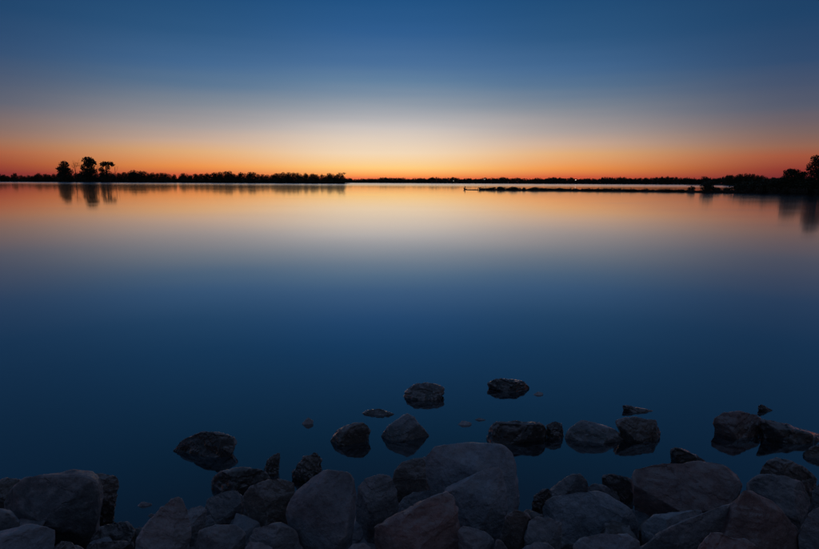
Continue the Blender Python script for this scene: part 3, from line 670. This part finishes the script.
for i in range(6):
    px = 765 + i * 9; d = 524; b = at_depth(px, 183, d); b.z = .7; h = at_depth(px, 175.8 + (i % 2) * 1.3, d).z - .7
    tree('islet_tree', 'low dark tree on the islet past the flat topped clump', 'tree', b, crowns[(i + 3) % 7], trunks[(i + 3) % 7], 'low trees on the islet', (8, 8, h), i)

# shrubs on the spit
random.seed(71)
sh = []
for i in range(5):
    lb = [(0, 0, .45, .5, .5, .45), (.3, 0, .5, .3, .3, .35), (-.32, .1, .4, .35, .3, .35)]
    random.seed(500 + i); sh.append((leaves(lb, 800, .075, 500 + i), wood(.7, .025, lb, 500 + i)))
def shrub(px, ty, wpx, label, group, off=1.0, i=0, name='shrub'):
    d = spit_d(px) + off; b = at_depth(px, 185, d); b.z = .08
    h = max(.5, at_depth(px, ty, d).z - .08) * 1.1; w = 1.25 * wpx * d / FPX
    tree(name, label, 'shrub', b, sh[i % 5][0], sh[i % 5][1], group, (w, max(w * .8, .5), h), i * 1.1, 'foliage')
low = [(487, 188, 3), (493, 187.6, 4), (498, 186.4, 5), (503, 186.2, 5), (507, 187.3, 4), (512, 186.7, 5), (517, 187, 5), (523, 188, 5), (530, 188.2, 5), (537, 187.0, 4), (541, 187.7, 4), (548, 188.6, 5), (556, 189, 5), (563, 188.0, 6), (570, 188.7, 5), (578, 189, 5), (585, 188.3, 6), (593, 189, 5), (601, 188.7, 6), (608, 188.2, 6), (616, 189.3, 6),
       (625, 189.7, 6), (634, 189.4, 6), (643, 189.8, 6), (653, 189.5, 6), (662, 189.8, 6), (671, 189.2, 6), (680, 189.7, 6)]
for i, (px, ty, w) in enumerate(low):
    random.seed(900 + i)
    shrub(px + random.uniform(-3, 3), ty + random.uniform(-.7, .9), w * random.uniform(.6, 1.9), 'small low shrub among the sparse row along the thin spit', 'low shrubs along the spit', 1.0, i)
for i, (px, ty, w, lab) in enumerate(((692, 186.0, 5, 'small shrub left of the round bush where the spit widens'), (708, 180.6, 14, 'large round bush rising where the spit begins to widen'), (716, 186.5, 7, 'low shrub leaning on the right side of the large round bush'),
                                     (727, 187.5, 5, 'isolated low shrub in the gap after the large round bush'), (738, 186.3, 6, 'small shrub before the solid thicket on the spit'))):
    shrub(px, ty, w, lab, 'bushes at the neck of the spit', 2.0, i)
random.seed(72)
for i in range(24):
    px = 746 + i * 4.0 + random.uniform(-1, 1); ty = 181 - (i * .05) + random.uniform(-1.8, 1.2)
    shrub(px, ty, random.uniform(11, 17), 'dense bush in the dark thicket on the wide end of the spit', 'thicket bushes on the spit', random.uniform(2, 9), i, 'thicket_bush')
dI = 114
traced_tree('flat topped bushy tree in the thicket left of the tall forked tree', 'thicket_tree', 793, 196, dI, [(790, 172, 5, 2.8), (796, 172.6, 4.5, 2.4), (792, 178, 8, 5), (801, 176.5, 4, 3), (804, 174, 3, 2)], 3200, .16, .08, 81, ground=.35)
traced_tree('tall open crowned tree at the widest end of the spit', 'thicket_tree', 816, 197, dI - 3, [(815, 159.5, 4.2, 3.6), (820, 161, 5, 5), (811, 166, 3.6, 3.2), (808.5, 169, 2.2, 2), (819, 170, 7, 6), (815, 180, 9, 8), (826, 166, 5, 6)], 6000, .15, .11, 82, ground=.35)
random.seed(83)
lb = []
for k in range(130):
    px = 480 + k * 2.05; d = spit_d(px) + random.uniform(.5, 1.6); p = at_depth(px, 185, d); u = random.random() ** 2; lb.append((p.x, p.y, .22 + .1 * u, .7, .5, .2 + .3 * u))
for k in range(70):
    px = 742 + k * 1.6; d = spit_d(px) + random.uniform(.8, 8); p = at_depth(px, 185, d); lb.append((p.x, p.y, .55, .9, .8, .7))
tag(link('spit_grass', leaves(lb, 14000, .17, 84), M_DRY), 'tangled reeds and grass along the spit', 'reeds', kind='stuff')

# crooked stump at the tip of the spit
v, f = [], []
b = at_height(464.5, 189.6, 0)
tube(v, f, [Vector((0, 0, -.5)), Vector((.02, 0, .25)), Vector((.10, 0, .55)), Vector((.22, .02, .95))], [.22, .19, .13, .05], 8)
tube(v, f, [Vector((.02, 0, .2)), Vector((-.22, 0, .36)), Vector((-.34, 0, .42))], [.12, .09, .03], 6)
tube(v, f, [Vector((.02, 0, .05)), Vector((.5, 0, .12)), Vector((.8, 0, -.05))], [.13, .09, .05], 6)
tag(link('stump', mesh('stump', v, f, True), M_BARK, loc=(b.x, b.y, 0)), 'crooked dead stump alone in the water off the tip of the spit', 'stump')

# shore lamps lit across the lake
M_LAMP, t_, b_ = new_mat('lamp_light')
b_.inputs['Emission Color'].default_value = (1, .9, .75, 1); b_.inputs['Emission Strength'].default_value = 3.0
M_METAL, t_, b_ = new_mat('lamp_metal'); b_.inputs['Base Color'].default_value = (.12, .12, .13, 1); b_.inputs['Metallic'].default_value = .8; b_.inputs['Roughness'].default_value = .5
for px, py, s, lab in ((453.5, 180.9, .45, 'faint low lit lamp on the far shore near the wooded point'), (484.5, 179.4, .6, 'small lit lamp on the far shore above the spit tip'), (575.5, 180.0, 1.0, 'brightest lit lamp on the far shore behind the spit shrubs')):
    p = at_depth(px, py, FS - 1.5); e = bpy.data.objects.new('shore_lamp', None); COL.objects.link(e); e.location = (p.x, p.y, 0)
    tag(e, lab, 'lamp', 'lamps on the far shore')
    v, f = [], []; tube(v, f, [Vector((0, 0, -.5)), Vector((0, 0, p.z * .6)), Vector((0, 0, p.z)), Vector((0, -.5, p.z + .15))], [.14, .11, .09, .07], 8)
    link('pole', mesh('pole', v, f, True), M_METAL, e)
    bm = bmesh.new(); bmesh.ops.create_icosphere(bm, subdivisions=2, radius=.5 * s, matrix=Matrix.Translation((0, -1.0, p.z)) @ Matrix.Diagonal((1, .8, .7, 1)))
    me = bpy.data.meshes.new('lamp_head'); bm.to_mesh(me); bm.free(); link('lamp_head', me, M_LAMP, e)
